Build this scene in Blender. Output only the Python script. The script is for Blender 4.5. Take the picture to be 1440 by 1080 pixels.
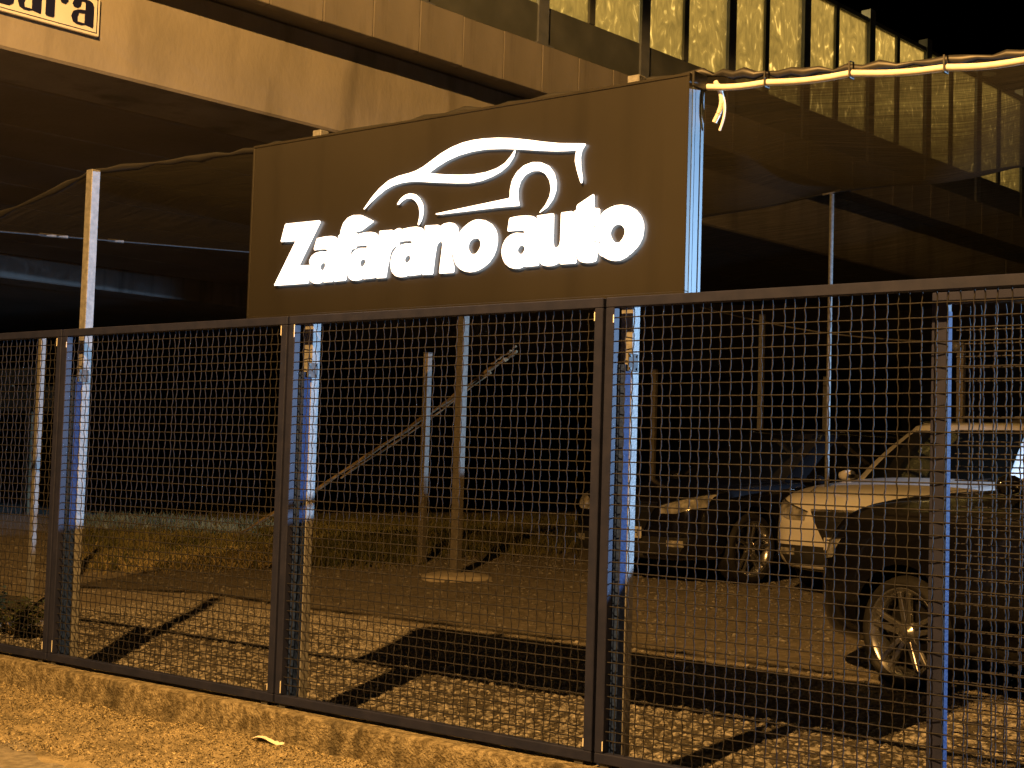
import bpy, bmesh, math, random
import numpy as np
from mathutils import Vector, Matrix
from mathutils.bvhtree import BVHTree

random.seed(7); rng = np.random.default_rng(11)
for o in list(bpy.data.objects): bpy.data.objects.remove(o)
SC = bpy.context.scene
COL = SC.collection

# ------------------------------------------------------------------ camera
FPX = 1995.5; YAW = -0.66716; PIT = 0.0566; ROLL = 0.03058
CAM = np.array([6.7475, -4.5661, 1.1358])
Fv = np.array([math.sin(YAW)*math.cos(PIT), math.cos(YAW)*math.cos(PIT), math.sin(PIT)])
R0 = np.array([math.cos(YAW), -math.sin(YAW), 0.0]); U0 = np.cross(R0, Fv)
Rv = R0*math.cos(ROLL)+U0*math.sin(ROLL); Uv = -R0*math.sin(ROLL)+U0*math.cos(ROLL)
cam_d = bpy.data.cameras.new('camera'); cam = bpy.data.objects.new('camera', cam_d); COL.objects.link(cam)
cam_d.sensor_fit = 'HORIZONTAL'; cam_d.sensor_width = 36; cam_d.lens = FPX/1440*36
cam_d.clip_start = 0.05; cam_d.clip_end = 2000
M = Matrix.Identity(4)
for i in range(3):
    M[i][0] = Rv[i]; M[i][1] = Uv[i]; M[i][2] = -Fv[i]; M[i][3] = CAM[i]
cam.matrix_world = M
SC.camera = cam

# ------------------------------------------------------------------ world, light, exposure
w = bpy.data.worlds.new('World'); SC.world = w; w.use_nodes = True
nt = w.node_tree; bg = nt.nodes['Background']
sky = nt.nodes.new('ShaderNodeTexSky'); sky.sky_type = 'NISHITA'; sky.sun_disc = False
sky.sun_elevation = math.radians(-6); sky.sun_rotation = math.radians(200)
nt.links.new(sky.outputs[0], bg.inputs[0]); bg.inputs[1].default_value = 0.05
SC.view_settings.view_transform = 'Standard'; SC.view_settings.look = 'None'
SC.view_settings.gamma = 1; SC.view_settings.use_curve_mapping = False
SC.view_settings.exposure = 0.0
SODIUM = (1.0, 0.50, 0.13)
def lamp(name, kind, loc, power, color, size=0.08, target=None, cone=160, blend=0.2):
    d = bpy.data.lights.new(name, kind); d.energy = power; d.color = color; d.shadow_soft_size = size
    o = bpy.data.objects.new(name, d); COL.objects.link(o); o.location = loc
    if kind == 'SPOT':
        d.spot_size = math.radians(cone); d.spot_blend = blend
        v = Vector(target)-Vector(loc); o.rotation_euler = v.to_track_quat('-Z', 'Y').to_euler()
    return o
LAMP = (4.05, -4.60, 6.40)            # sodium street lamp over the road, behind the viewer's left shoulder
FLOOD = (12.6, 8.0, 2.9)              # cool LED flood lamp at the far end of the yard, right of the view

# ------------------------------------------------------------------ pixel helpers (photo is 1440 x 1080)
def ray(x, y):
    d = Fv+Rv*(x-720)/FPX+Uv*(540-y)/FPX
    return d/np.linalg.norm(d)
def onY(x, y, Y): d = ray(x, y); return CAM+d*((Y-CAM[1])/d[1])
def onZ(x, y, Z): d = ray(x, y); return CAM+d*((Z-CAM[2])/d[2])
def ss(a, b, t):
    t = np.clip((t-a)/(b-a), 0, 1); return t*t*(3-2*t)
def zg(x, y):
    return (-0.135+0.19*ss(3.0, 7.5, y)+0.10*np.exp(-((x+8)/3.5)**2-((y-9)/3.0)**2)
            +0.012*np.sin(x*2.1+y*.7)*np.sin(y*1.7-x*.4))
def onG(x, y):
    z = -0.1
    for _ in range(12):
        p = onZ(x, y, z); z = float(zg(p[0], p[1]))
    return p

# ------------------------------------------------------------------ helpers
def tag(o, label=None, cat=None, group=None, kind=None):
    if label: o['label'] = label
    if cat: o['category'] = cat
    if group: o['group'] = group
    if kind: o['kind'] = kind
    return o
def empty(name, loc=(0, 0, 0), rz=0):
    o = bpy.data.objects.new(name, None); COL.objects.link(o); o.location = loc; o.rotation_euler = (0, 0, rz)
    o.empty_display_size = .1
    return o
class MB:
    def __init__(s): s.v = []; s.f = []
    def add(s, vs, fs):
        n = len(s.v); s.v += [tuple(map(float, q)) for q in vs]; s.f += [tuple(i+n for i in q) for q in fs]; return s
    def box(s, x0, x1, y0, y1, z0, z1):
        return s.add([(x0,y0,z0),(x1,y0,z0),(x1,y1,z0),(x0,y1,z0),(x0,y0,z1),(x1,y0,z1),(x1,y1,z1),(x0,y1,z1)],
                     [(3,2,1,0),(4,5,6,7),(0,1,5,4),(1,2,6,5),(2,3,7,6),(3,0,4,7)])
    def hexa(s, p): return s.add(p, [(3,2,1,0),(4,5,6,7),(0,1,5,4),(1,2,6,5),(2,3,7,6),(3,0,4,7)])
    def tube(s, pts, r, n=8, cap=True):
        pts = [np.array(p, float) for p in pts]; rs = r if hasattr(r, '__len__') else [r]*len(pts)
        rings = []
        up = np.array([0.0, 0, 1])
        for i, p in enumerate(pts):
            t = pts[min(i+1, len(pts)-1)]-pts[max(i-1, 0)]; t /= np.linalg.norm(t)+1e-9
            a = up if abs(t[2]) < .9 else np.array([1.0, 0, 0])
            u = np.cross(a, t); u /= np.linalg.norm(u); v = np.cross(t, u)
            rings.append([p+rs[i]*(math.cos(2*math.pi*(k+.5)/n)*u+math.sin(2*math.pi*(k+.5)/n)*v) for k in range(n)])
        vs = [q for rg in rings for q in rg]; fs = []
        for i in range(len(pts)-1):
            for k in range(n):
                k2 = (k+1) % n; fs.append((i*n+k, i*n+k2, (i+1)*n+k2, (i+1)*n+k))
        if cap: fs += [tuple(range(n))[::-1], tuple((len(pts)-1)*n+k for k in range(n))]
        return s.add(vs, fs)
    def lathe(s, prof, n=32, axis='y', closed=False):       # prof: (radius, along)
        vs = []; fs = []; m = len(prof)
        for k in range(n):
            a = 2*math.pi*k/n
            for r, h in prof:
                vs.append((r*math.cos(a), h, r*math.sin(a)) if axis == 'y' else (r*math.cos(a), r*math.sin(a), h))
        for k in range(n):
            k2 = (k+1) % n
            for i in range(m-(0 if closed else 1)):
                j = (i+1) % m; fs.append((k*m+i, k2*m+i, k2*m+j, k*m+j))
        return s.add(vs, fs)
    def grid(s, P):                                          # P[i][j] points
        n = len(P); m = len(P[0])
        return s.add([q for r in P for q in r], [(i*m+j, i*m+j+1, (i+1)*m+j+1, (i+1)*m+j) for i in range(n-1) for j in range(m-1)])
    def mesh(s, name, mat, smooth=False):
        me = bpy.data.meshes.new(name); me.from_pydata(s.v, [], s.f); me.update()
        if mat: me.materials.append(mat)
        if smooth: me.shade_smooth()
        return me
    def build(s, name, mat, parent=None, smooth=False, bevel=0, fix=True):
        me = s.mesh(name, mat, smooth)
        if fix:
            bm = bmesh.new(); bm.from_mesh(me); bmesh.ops.recalc_face_normals(bm, faces=bm.faces)
            if bevel: bmesh.ops.bevel(bm, geom=list(bm.edges), offset=bevel, segments=1, profile=.5, affect='EDGES')
            bm.to_mesh(me); bm.free()
            if smooth: me.shade_smooth()
        return obj(name, me, parent)
def obj(name, me, parent=None):
    o = bpy.data.objects.new(name, me); COL.objects.link(o)
    if parent is not None: o.parent = parent
    return o
def copy_tree(o, parent=None):
    c = o.copy(); COL.objects.link(c); c.parent = parent
    for ch in list(o.children): copy_tree(ch, c)
    return c
def np_mesh(name, V, F, mat, k=3):
    me = bpy.data.meshes.new(name); V = np.asarray(V, np.float32); F = np.asarray(F, np.int32)
    me.vertices.add(len(V)); me.vertices.foreach_set('co', V.ravel())
    me.loops.add(F.size); me.loops.foreach_set('vertex_index', F.ravel())
    me.polygons.add(len(F)); me.polygons.foreach_set('loop_start', np.arange(len(F), dtype=np.int32)*k)
    me.update(calc_edges=True); me.materials.append(mat); return me

# ------------------------------------------------------------------ materials
MATS = {}
def pmat(name, c1, c2=None, rough=.6, metal=0, scale=6, detail=6, bump=0, bscale=None, spec=.5, coat=0, rough2=None,
         stretch=None, ramp=(.35, .65), streak=None):
    m = bpy.data.materials.new(name); m.use_nodes = True; n = m.node_tree.nodes; l = m.node_tree.links
    b = n['Principled BSDF']; b.inputs['Roughness'].default_value = rough; b.inputs['Metallic'].default_value = metal
    b.inputs['Specular IOR Level'].default_value = spec; b.inputs['Coat Weight'].default_value = coat
    b.inputs['Base Color'].default_value = (*c1, 1)
    if c2 or bump:
        tc = n.new('ShaderNodeTexCoord'); mp = n.new('ShaderNodeMapping')
        l.new(tc.outputs['Object'], mp.inputs[0])
        if stretch: mp.inputs['Scale'].default_value = stretch
    if c2:
        nz = n.new('ShaderNodeTexNoise'); nz.inputs['Scale'].default_value = scale; nz.inputs['Detail'].default_value = detail
        l.new(mp.outputs[0], nz.inputs[0])
        rp = n.new('ShaderNodeValToRGB'); rp.color_ramp.elements[0].position = ramp[0]; rp.color_ramp.elements[1].position = ramp[1]
        rp.color_ramp.elements[0].color = (*c1, 1); rp.color_ramp.elements[1].color = (*c2, 1)
        l.new(nz.outputs[0], rp.inputs[0]); l.new(rp.outputs[0], b.inputs['Base Color'])
        if streak:                                   # run-off stains: (across scale, down scale, darkest factor)
            m2 = n.new('ShaderNodeMapping'); m2.inputs['Scale'].default_value = (streak[0], streak[0], streak[1]); l.new(tc.outputs['Object'], m2.inputs[0])
            n2 = n.new('ShaderNodeTexNoise'); n2.inputs['Scale'].default_value = 1; n2.inputs['Detail'].default_value = 7; l.new(m2.outputs[0], n2.inputs[0])
            r2 = n.new('ShaderNodeMapRange'); r2.inputs[1].default_value = .52; r2.inputs[2].default_value = .72; r2.inputs[3].default_value = 1; r2.inputs[4].default_value = streak[2]
            l.new(n2.outputs[0], r2.inputs[0]); mm = n.new('ShaderNodeMixRGB'); mm.blend_type = 'MULTIPLY'; mm.inputs[0].default_value = 1
            l.new(rp.outputs[0], mm.inputs[1]); l.new(r2.outputs[0], mm.inputs[2]); l.new(mm.outputs[0], b.inputs['Base Color'])
        if rough2 is not None:
            mr = n.new('ShaderNodeMapRange'); mr.inputs[3].default_value = rough; mr.inputs[4].default_value = rough2
            l.new(nz.outputs[0], mr.inputs[0]); l.new(mr.outputs[0], b.inputs['Roughness'])
    if bump:
        nb = n.new('ShaderNodeTexNoise'); nb.inputs['Scale'].default_value = bscale or scale*4; nb.inputs['Detail'].default_value = 8
        l.new(mp.outputs[0], nb.inputs[0])
        bp = n.new('ShaderNodeBump'); bp.inputs['Strength'].default_value = bump; bp.inputs['Distance'].default_value = .02
        l.new(nb.outputs[0], bp.inputs['Height']); l.new(bp.outputs[0], b.inputs['Normal'])
    MATS[name] = m
    return m
def emat(name, col, strength):
    m = bpy.data.materials.new(name); m.use_nodes = True; b = m.node_tree.nodes['Principled BSDF']
    b.inputs['Base Color'].default_value = (*col, 1); b.inputs['Emission Color'].default_value = (*col, 1)
    b.inputs['Emission Strength'].default_value = strength; return m

m_asphalt = pmat('asphalt', (.15,.14,.125), (.27,.25,.215), .9, scale=30, bump=.6, bscale=160)
m_dirt = pmat('dirt', (.145,.125,.082), (.34,.29,.195), .95, scale=9, bump=1.0, bscale=70)
m_kerb = pmat('kerb_concrete', (.11,.09,.052), (.33,.29,.205), .9, scale=34, detail=14, bump=1.0, bscale=95, stretch=(1,1,.8), ramp=(.36,.66), streak=(9, 2.2, .35))
m_lot = pmat('lot_earth', (.15,.13,.10), (.28,.25,.20), .95, scale=14, detail=10, bump=1.0, bscale=90)
m_stone = pmat('gravel_stone', (.055,.052,.047), (.34,.32,.285), .85, scale=38, detail=2, ramp=(.3,.75))
m_grass = pmat('grass_blade', (.035,.045,.012), (.15,.13,.05), .8, scale=2.5)
m_straw = pmat('dry_straw', (.16,.13,.06), (.40,.33,.17), .9, scale=20)
m_litter = pmat('leaf_crumbs', (.04,.033,.02), (.50,.43,.28), .9, scale=55, detail=3, ramp=(.38,.66))
m_frame = pmat('anthracite_paint', (.013,.0165,.042), (.019,.022,.050), .5, scale=14, bump=.05, bscale=220, spec=.18)
m_wire = pmat('wire_steel', (.013,.014,.019), (.027,.027,.033), .6, metal=.0, scale=60, spec=.12)
m_galv = pmat('galvanised_steel', (.13,.133,.137), (.20,.203,.207), .5, metal=.1, scale=35, detail=3, bump=.15, bscale=120)
m_fpost = pmat('blue_grey_post_paint', (.010,.022,.085), (.018,.036,.12), .6, spec=.15, scale=60, bump=.25, bscale=90)
m_plate = pmat('bracket_steel', (.05,.052,.058), (.08,.083,.09), .6, metal=.05, spec=.2, scale=40)
m_black = pmat('black_plastic', (.012,.012,.013), rough=.5)
m_conc = pmat('girder_concrete', (.23,.218,.195), (.33,.31,.282), .85, scale=1.8, detail=12, bump=.2, bscale=25, stretch=(1,1,.6), ramp=(.3,.7), streak=(2.6, .5, .55))
m_conc2 = pmat('parapet_concrete', (.185,.175,.165), (.26,.245,.23), .85, scale=1.6, detail=10, bump=.12, bscale=30, stretch=(1,1,.6), ramp=(.3,.7), streak=(6, .6, .6))
m_soffit = pmat('soffit_concrete', (.17,.155,.135), (.23,.21,.185), .9, scale=.8, bump=.2, bscale=15)
m_barrier = pmat('barrier_steel', (.075,.085,.085), (.11,.12,.12), .55, scale=3)
m_rail = pmat('barrier_post_steel', (.13,.15,.19), (.18,.20,.24), .5, metal=.2, scale=8)
m_signface = pmat('sign_face', (.0165,.0152,.0132), (.022,.0203,.0175), .33, scale=.9, spec=.5, streak=(7, .35, .8))
m_signside = pmat('sign_aluminium', (.05,.075,.10), (.07,.10,.13), .4, metal=.1, scale=9, stretch=(20,20,1))
m_led = emat('white_led_acrylic', (.94,.98,1.0), 1.9)
m_backglow = emat('letter_back_glow', (.88,.94,1.0), 4.5)  # added glow on the letter backs, throws a halo onto the face
m_cable = pmat('white_conduit', (.62,.60,.55), (.75,.72,.66), .5, scale=30)
m_navy = pmat('navy_letter', (.006,.008,.04), rough=.5)
m_whiteplate = pmat('white_sign_plate', (.72,.72,.71), (.80,.80,.79), .5, scale=4)
m_paper = pmat('paper', (.75,.73,.68), rough=.8)
m_rubber = pmat('tyre_rubber', (.009,.009,.009), (.016,.015,.014), .75, scale=20)
m_alloy = pmat('alloy_wheel', (.55,.55,.55), rough=.25, metal=.9)
m_dalloy = pmat('dark_alloy', (.03,.03,.032), rough=.3, metal=.6)
m_carblack = pmat('black_car_paint', (.006,.006,.007), rough=.16, spec=.4, coat=.35)
m_carwhite = pmat('white_car_paint', (.80,.79,.77), (.84,.83,.81), .3, scale=3, coat=.6)
m_glassdark = pmat('car_glass', (.006,.007,.007), rough=.03, spec=.7)
m_chrome = pmat('chrome', (.7,.7,.7), rough=.12, metal=1)
m_lens = pmat('headlight_lens', (.75,.73,.68), (.22,.22,.20), .15, metal=.35, scale=14, coat=1)
m_trim = pmat('grey_car_trim', (.02,.02,.02), (.03,.03,.03), .6, scale=20)
m_wood = pmat('weathered_wood', (.10,.075,.04), (.26,.20,.11), .85, scale=9, stretch=(1,1,1), bump=.5, bscale=40)
m_footing = pmat('footing_concrete', (.36,.32,.25), (.48,.43,.34), .9, scale=9, bump=.5, bscale=40)

def net_material():
    m = bpy.data.materials.new('shade_net'); m.use_nodes = True; n = m.node_tree.nodes; l = m.node_tree.links
    out = n['Material Output']; n.remove(n['Principled BSDF'])
    tc = n.new('ShaderNodeTexCoord'); mp = n.new('ShaderNodeMapping'); mp.inputs['Scale'].default_value = (1.2, 46, 4)
    mp.inputs['Rotation'].default_value = (0, 0, math.radians(8))
    l.new(tc.outputs['Object'], mp.inputs[0])
    nz = n.new('ShaderNodeTexNoise'); nz.inputs['Scale'].default_value = 2.0; nz.inputs['Detail'].default_value = 9; l.new(mp.outputs[0], nz.inputs[0])
    # threads of a net close up when it is looked through at a slant: transmission = T ** (1/cos)
    ge = n.new('ShaderNodeNewGeometry'); dt = n.new('ShaderNodeVectorMath'); dt.operation = 'DOT_PRODUCT'
    l.new(ge.outputs['Normal'], dt.inputs[0]); l.new(ge.outputs['Incoming'], dt.inputs[1])
    ab = n.new('ShaderNodeMath'); ab.operation = 'ABSOLUTE'; l.new(dt.outputs['Value'], ab.inputs[0])
    mx = n.new('ShaderNodeMath'); mx.operation = 'MAXIMUM'; mx.inputs[1].default_value = .12; l.new(ab.outputs[0], mx.inputs[0])
    iv = n.new('ShaderNodeMath'); iv.operation = 'DIVIDE'; iv.inputs[0].default_value = 1.0; l.new(mx.outputs[0], iv.inputs[1])
    tb = n.new('ShaderNodeMapRange'); tb.inputs[1].default_value = .3; tb.inputs[2].default_value = .7
    tb.inputs[3].default_value = .82; tb.inputs[4].default_value = .62; l.new(nz.outputs[0], tb.inputs[0])
    pw = n.new('ShaderNodeMath'); pw.operation = 'POWER'; l.new(tb.outputs[0], pw.inputs[0]); l.new(iv.outputs[0], pw.inputs[1])
    r1 = n.new('ShaderNodeMath'); r1.operation = 'SUBTRACT'; r1.inputs[0].default_value = 1.0; l.new(pw.outputs[0], r1.inputs[1])
    rp = n.new('ShaderNodeValToRGB'); rp.color_ramp.elements[0].position = .42; rp.color_ramp.elements[1].position = .78
    rp.color_ramp.elements[0].color = (.016,.0155,.0145,1); rp.color_ramp.elements[1].color = (.034,.031,.027,1); l.new(nz.outputs[0], rp.inputs[0])
    k_ = rp.color_ramp.elements.new(.80); k_.color = (.5,.46,.38,1)
    df = n.new('ShaderNodeBsdfDiffuse'); tl = n.new('ShaderNodeBsdfTranslucent'); tr = n.new('ShaderNodeBsdfTransparent')
    l.new(rp.outputs[0], df.inputs[0]); l.new(rp.outputs[0], tl.inputs[0])
    m1 = n.new('ShaderNodeMixShader'); m1.inputs[0].default_value = .6; l.new(df.outputs[0], m1.inputs[1]); l.new(tl.outputs[0], m1.inputs[2])
    m2 = n.new('ShaderNodeMixShader'); l.new(r1.outputs[0], m2.inputs[0]); l.new(tr.outputs[0], m2.inputs[1]); l.new(m1.outputs[0], m2.inputs[2])
    l.new(m2.outputs[0], out.inputs[0]); return m
m_net = net_material()
def dusty_glass():
    m = bpy.data.materials.new('dusty_barrier_glass'); m.use_nodes = True; n = m.node_tree.nodes; l = m.node_tree.links
    out = n['Material Output']; n.remove(n['Principled BSDF'])
    tc = n.new('ShaderNodeTexCoord'); mp = n.new('ShaderNodeMapping'); mp.inputs['Scale'].default_value = (1, 1, .5); l.new(tc.outputs['Object'], mp.inputs[0])
    oi = n.new('ShaderNodeObjectInfo'); ad = n.new('ShaderNodeVectorMath'); ad.operation = 'ADD'
    ml = n.new('ShaderNodeVectorMath'); ml.operation = 'SCALE'; ml.inputs['Scale'].default_value = 3.0
    l.new(oi.outputs['Location'], ml.inputs[0]); l.new(mp.outputs[0], ad.inputs[0]); l.new(ml.outputs[0], ad.inputs[1])
    nz = n.new('ShaderNodeTexNoise'); nz.inputs['Scale'].default_value = 7; nz.inputs['Detail'].default_value = 6; nz.inputs['Distortion'].default_value = 2.2
    l.new(ad.outputs[0], nz.inputs[0])
    rp = n.new('ShaderNodeValToRGB'); e = rp.color_ramp.elements
    e[0].position = .3; e[0].color = (.22,.21,.16,1); e[1].position = .74; e[1].color = (.98,.96,.85,1)
    k = e.new(.60); k.color = (.34,.32,.24,1)
    l.new(nz.outputs[0], rp.inputs[0])
    tl = n.new('ShaderNodeBsdfTranslucent'); l.new(rp.outputs[0], tl.inputs[0])
    gl = n.new('ShaderNodeBsdfGlossy'); gl.inputs['Roughness'].default_value = .25; gl.inputs[0].default_value = (.2,.2,.2,1)
    m1 = n.new('ShaderNodeMixShader'); m1.inputs[0].default_value = .06; l.new(tl.outputs[0], m1.inputs[1]); l.new(gl.outputs[0], m1.inputs[2])
    tr = n.new('ShaderNodeBsdfTransparent'); m2 = n.new('ShaderNodeMixShader'); m2.inputs[0].default_value = .82
    l.new(tr.outputs[0], m2.inputs[1]); l.new(m1.outputs[0], m2.inputs[2])
    l.new(m2.outputs[0], out.inputs[0]); return m
m_bglass = dusty_glass()

# ================================================================== THE SETTING
# road, verge, kerb wall, yard
RZ = -0.205
tag(MB().box(-90, 90, -70, -0.62, RZ-.3, RZ-.012).build('road', m_asphalt), kind='structure')
def wavy_sheet(name, x0, x1, y0, y1, nx, ny, zf, mat):
    xs = np.linspace(x0, x1, nx); ys = np.linspace(y0, y1, ny); X, Y = np.meshgrid(xs, ys); Z = zf(X, Y)
    V = np.stack([X, Y, Z], -1).reshape(-1, 3); i = np.arange((ny-1)*nx).reshape(ny-1, nx)[:, :-1].ravel()
    F = np.stack([i, i+1, i+nx+1, i+nx], -1)
    me = np_mesh(name, V, F, mat, 4); me.shade_smooth(); o = obj(name, me); return tag(o, kind='structure')
wavy_sheet('verge', -12, 12, -0.95, -0.07, 600, 30,
           lambda X, Y: RZ-.03*(1-ss(-.95, -.70+.10*np.sin(X*2.3)+.05*np.sin(X*7.1), Y))+.045*ss(-.95, -.1, Y)+.012*np.sin(X*5.3)*np.sin(Y*9+X*2)+.008*np.sin(X*17+Y*23), m_dirt)
wavy_sheet('yard_ground', -60, 60, 0.13, 90, 361, 271, lambda X, Y: zg(X, Y), m_lot)
m_bed = pmat('gravel_bed', (.035,.03,.024), (.09,.08,.064), .95, scale=40, detail=8, bump=1, bscale=120)
wavy_sheet('gravel_bed', -7, 8, .135, 3.9, 220, 90, lambda X, Y: zg(X, Y)+.005-.03*ss(2.3, 3.6, Y+.35*np.sin(X*1.3)+.2*np.sin(X*3.7+1)), m_bed)
kb = MB()
xs = np.linspace(-12, 12, 241); P = []
for x in xs:
    j = lambda a: a*(math.sin(x*13.1)+math.sin(x*29.7+1)+math.sin(x*7.3+2))
    P.append([(x, -.075, -.32), (x, -.072+j(.0005), -.05), (x, -.066+j(.001), -.024+j(.0007)), (x, -.05, -.017+j(.0006)),
              (x, .06, -.018+j(.001)), (x, .13, -.022), (x, .15, -.06), (x, .15, -.32)])
kb.grid(P)
o = kb.build('kerb_wall', m_kerb, smooth=False); tag(o, 'low weathered concrete kerb wall running under the mesh fence', 'wall')

# ------------------------------------------------------------------ gravel, grass, litter (stuff)
ICO = bmesh.new(); bmesh.ops.create_icosphere(ICO, subdivisions=1, radius=1)
icoV = np.array([v.co for v in ICO.verts]); icoF = np.array([[v.index for v in f.verts] for f in ICO.faces]); ICO.free()
def stones(name, P, S, mat):
    n = len(P); k = len(icoV)
    V = icoV[None]*(1+rng.uniform(-.28, .28, (n, k, 1)))
    V = V*(S[:, None, None]*rng.uniform(.55, 1.25, (n, 1, 3))); V[:, :, 2] *= .6
    a = rng.uniform(0, 6.28, n); c, s = np.cos(a)[:, None], np.sin(a)[:, None]
    x = V[:, :, 0]*c-V[:, :, 1]*s; y = V[:, :, 0]*s+V[:, :, 1]*c
    V = np.stack([x, y, V[:, :, 2]], -1)+P[:, None]
    F = (icoF[None]+np.arange(n)[:, None, None]*k).reshape(-1, 3)
    me = np_mesh(name, V.reshape(-1, 3), F, mat); return obj(name, me)
N = 30000
X = rng.uniform(-3.2, 5.6, N); Y = .16+3.4*rng.random(N)**1.2
P = np.stack([X, Y, zg(X, Y)+.002], -1)
tag(stones('gravel', P, rng.uniform(.007, .017, N)*rng.choice([1, 1, 1, 1, 1, 1.5, 2.0], N), m_stone), 'loose grey gravel covering the yard behind the fence', 'gravel', kind='stuff')
N = 7000
X = rng.uniform(-9, 4.5, N); Y = rng.uniform(3.2, 9, N)
P = np.stack([X, Y, zg(X, Y)], -1)
tag(stones('scattered_stone', P, rng.uniform(.006, .02, N)*rng.choice([1, 1, 1, 1.8], N), m_stone), 'sparse stones strewn over the trodden earth of the yard', 'stones', kind='stuff')
def blades(name, P, H, Wd, lean, mat):
    n = len(P); a = rng.uniform(0, 6.28, n); d = np.stack([np.cos(a), np.sin(a), 0*a], -1)
    b = rng.uniform(0, 6.28, n); q = np.stack([np.cos(b), np.sin(b), 0*b], -1)*(H*lean*rng.uniform(.2, 1, n))[:, None]
    up = np.array([0, 0, 1.0])
    v0 = P-d*Wd[:, None]; v1 = P+d*Wd[:, None]; v2 = P+q*.4+up*(H*.6)[:, None]+d*Wd[:, None]*.6; v3 = P+q+up*H[:, None]
    V = np.stack([v0, v1, v2, v3], 1).reshape(-1, 3); i = np.arange(n)*4
    F = np.concatenate([np.stack([i, i+1, i+2], -1), np.stack([i, i+2, i+3], -1)])
    return obj(name, np_mesh(name, V, F, mat))
# grass patch: unproject scattered photo points of the grassy area
pts = []
while len(pts) < 26000:
    x = random.uniform(95, 815); y = random.uniform(728, 806)
    lim = 803-30*(max(x-100,0)/715)**.7 + (8 if x > 420 and x < 600 else 0)
    if y > lim+random.gauss(0, 6): continue
    p = onG(x, y)
    if p[1] > 40: continue
    pts.append(p)
P = np.array(pts); dist = np.linalg.norm(P-CAM, axis=1)
H = rng.uniform(.05, .16, len(P))
tag(blades('grass', P-np.array([0, 0, .01]), H, .004+.0004*dist, .6, m_grass), 'rough olive grass growing at the back of the yard', 'grass', kind='stuff')
pts = []
while len(pts) < 6000:
    x = random.uniform(95, 400); y = random.gauss(790, 7)-.015*(x-95)
    pts.append(onG(x, y))
P = np.array(pts)
tag(blades('dry_grass', P, rng.uniform(.03, .11, len(P)), np.full(len(P), .006), 1.1, m_straw), 'pale dry grass in a strip before the green grass', 'grass', kind='stuff')
def leaf_plant(name, base, spread, height, n, label, mat):
    r = empty(name, tuple(base)); tag(r, label, 'plant')
    st = MB()
    tips = []
    for k in range(14):
        a = random.uniform(0, 6.28); d = spread*random.uniform(.3, 1); tip = np.array([d*math.cos(a), d*math.sin(a)*.6, height*random.uniform(.5, 1)])
        st.tube([(0, 0, -.03), tip*np.array([.5, .5, .7]), tip], [.006, .004, .002], 5); tips.append(tip)
    st.build('stems', m_wood, r)
    V = []; F = []
    for k in range(n):
        t = tips[k % 14]*random.uniform(.35, 1.05)+rng.normal(0, .035, 3); a = random.uniform(0, 6.28); l_ = random.uniform(.03, .06); e = random.uniform(-.5, .6)
        d = np.array([math.cos(a), math.sin(a), e]); sd = np.array([-math.sin(a), math.cos(a), random.uniform(-.3, .3)])*l_*.3
        t[2] = max(t[2], .01); i_ = len(V); V += [t, t+d*l_*.5+sd, t+d*l_, t+d*l_*.5-sd]; F.append((i_, i_+1, i_+2, i_+3))
    f = obj('foliage', np_mesh('foliage', V, F, mat, 4), r); f['kind'] = 'stuff'
    return r
m_leaf = pmat('shrub_leaf', (.018,.03,.010), (.05,.06,.02), .6, scale=12)
q_ = onG(18, 893); leaf_plant('shrub', q_, .42, .26, 900, 'low dark leafy shrub just inside the leftmost fence panel', m_leaf)
q_ = onG(-30, 880); leaf_plant('shrub', q_, .40, .34, 700, 'taller dark shrub beside the low leafy one at the fence', m_leaf)
# straw and leaf crumbs on the verge
N = 34000
X = rng.uniform(-1.5, 4.2, N); Y = -.085-.75*rng.random(N)**1.3
P = np.stack([X, Y, RZ+.045*ss(-.95, -.1, Y)+.012*np.sin(X*5.3)*np.sin(Y*9+X*2)+.008*np.sin(X*17+Y*23)], -1)
tag(blades('leaf_litter', P, rng.uniform(.002, .011, N), rng.uniform(.0015, .0055, N), 2.6, m_litter), 'dry straw and leaf crumbs along the foot of the kerb', 'leaf litter', kind='stuff')
pp = onZ(376, 1043, RZ+.05)
pm = MB(); px = []
for i in range(6):
    px.append([(pp[0]-.09+.036*i+.01*j, pp[1]-.02+.03*j+.006*i, pp[2]+.004+.012*math.sin(i*1.1+j)+.06*(j/3)*(i/5)) for j in range(4)])
pm.grid(px); tag(pm.build('paper_scrap', m_paper, smooth=True), 'crumpled pale paper scrap at the foot of the kerb', 'litter')

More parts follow.
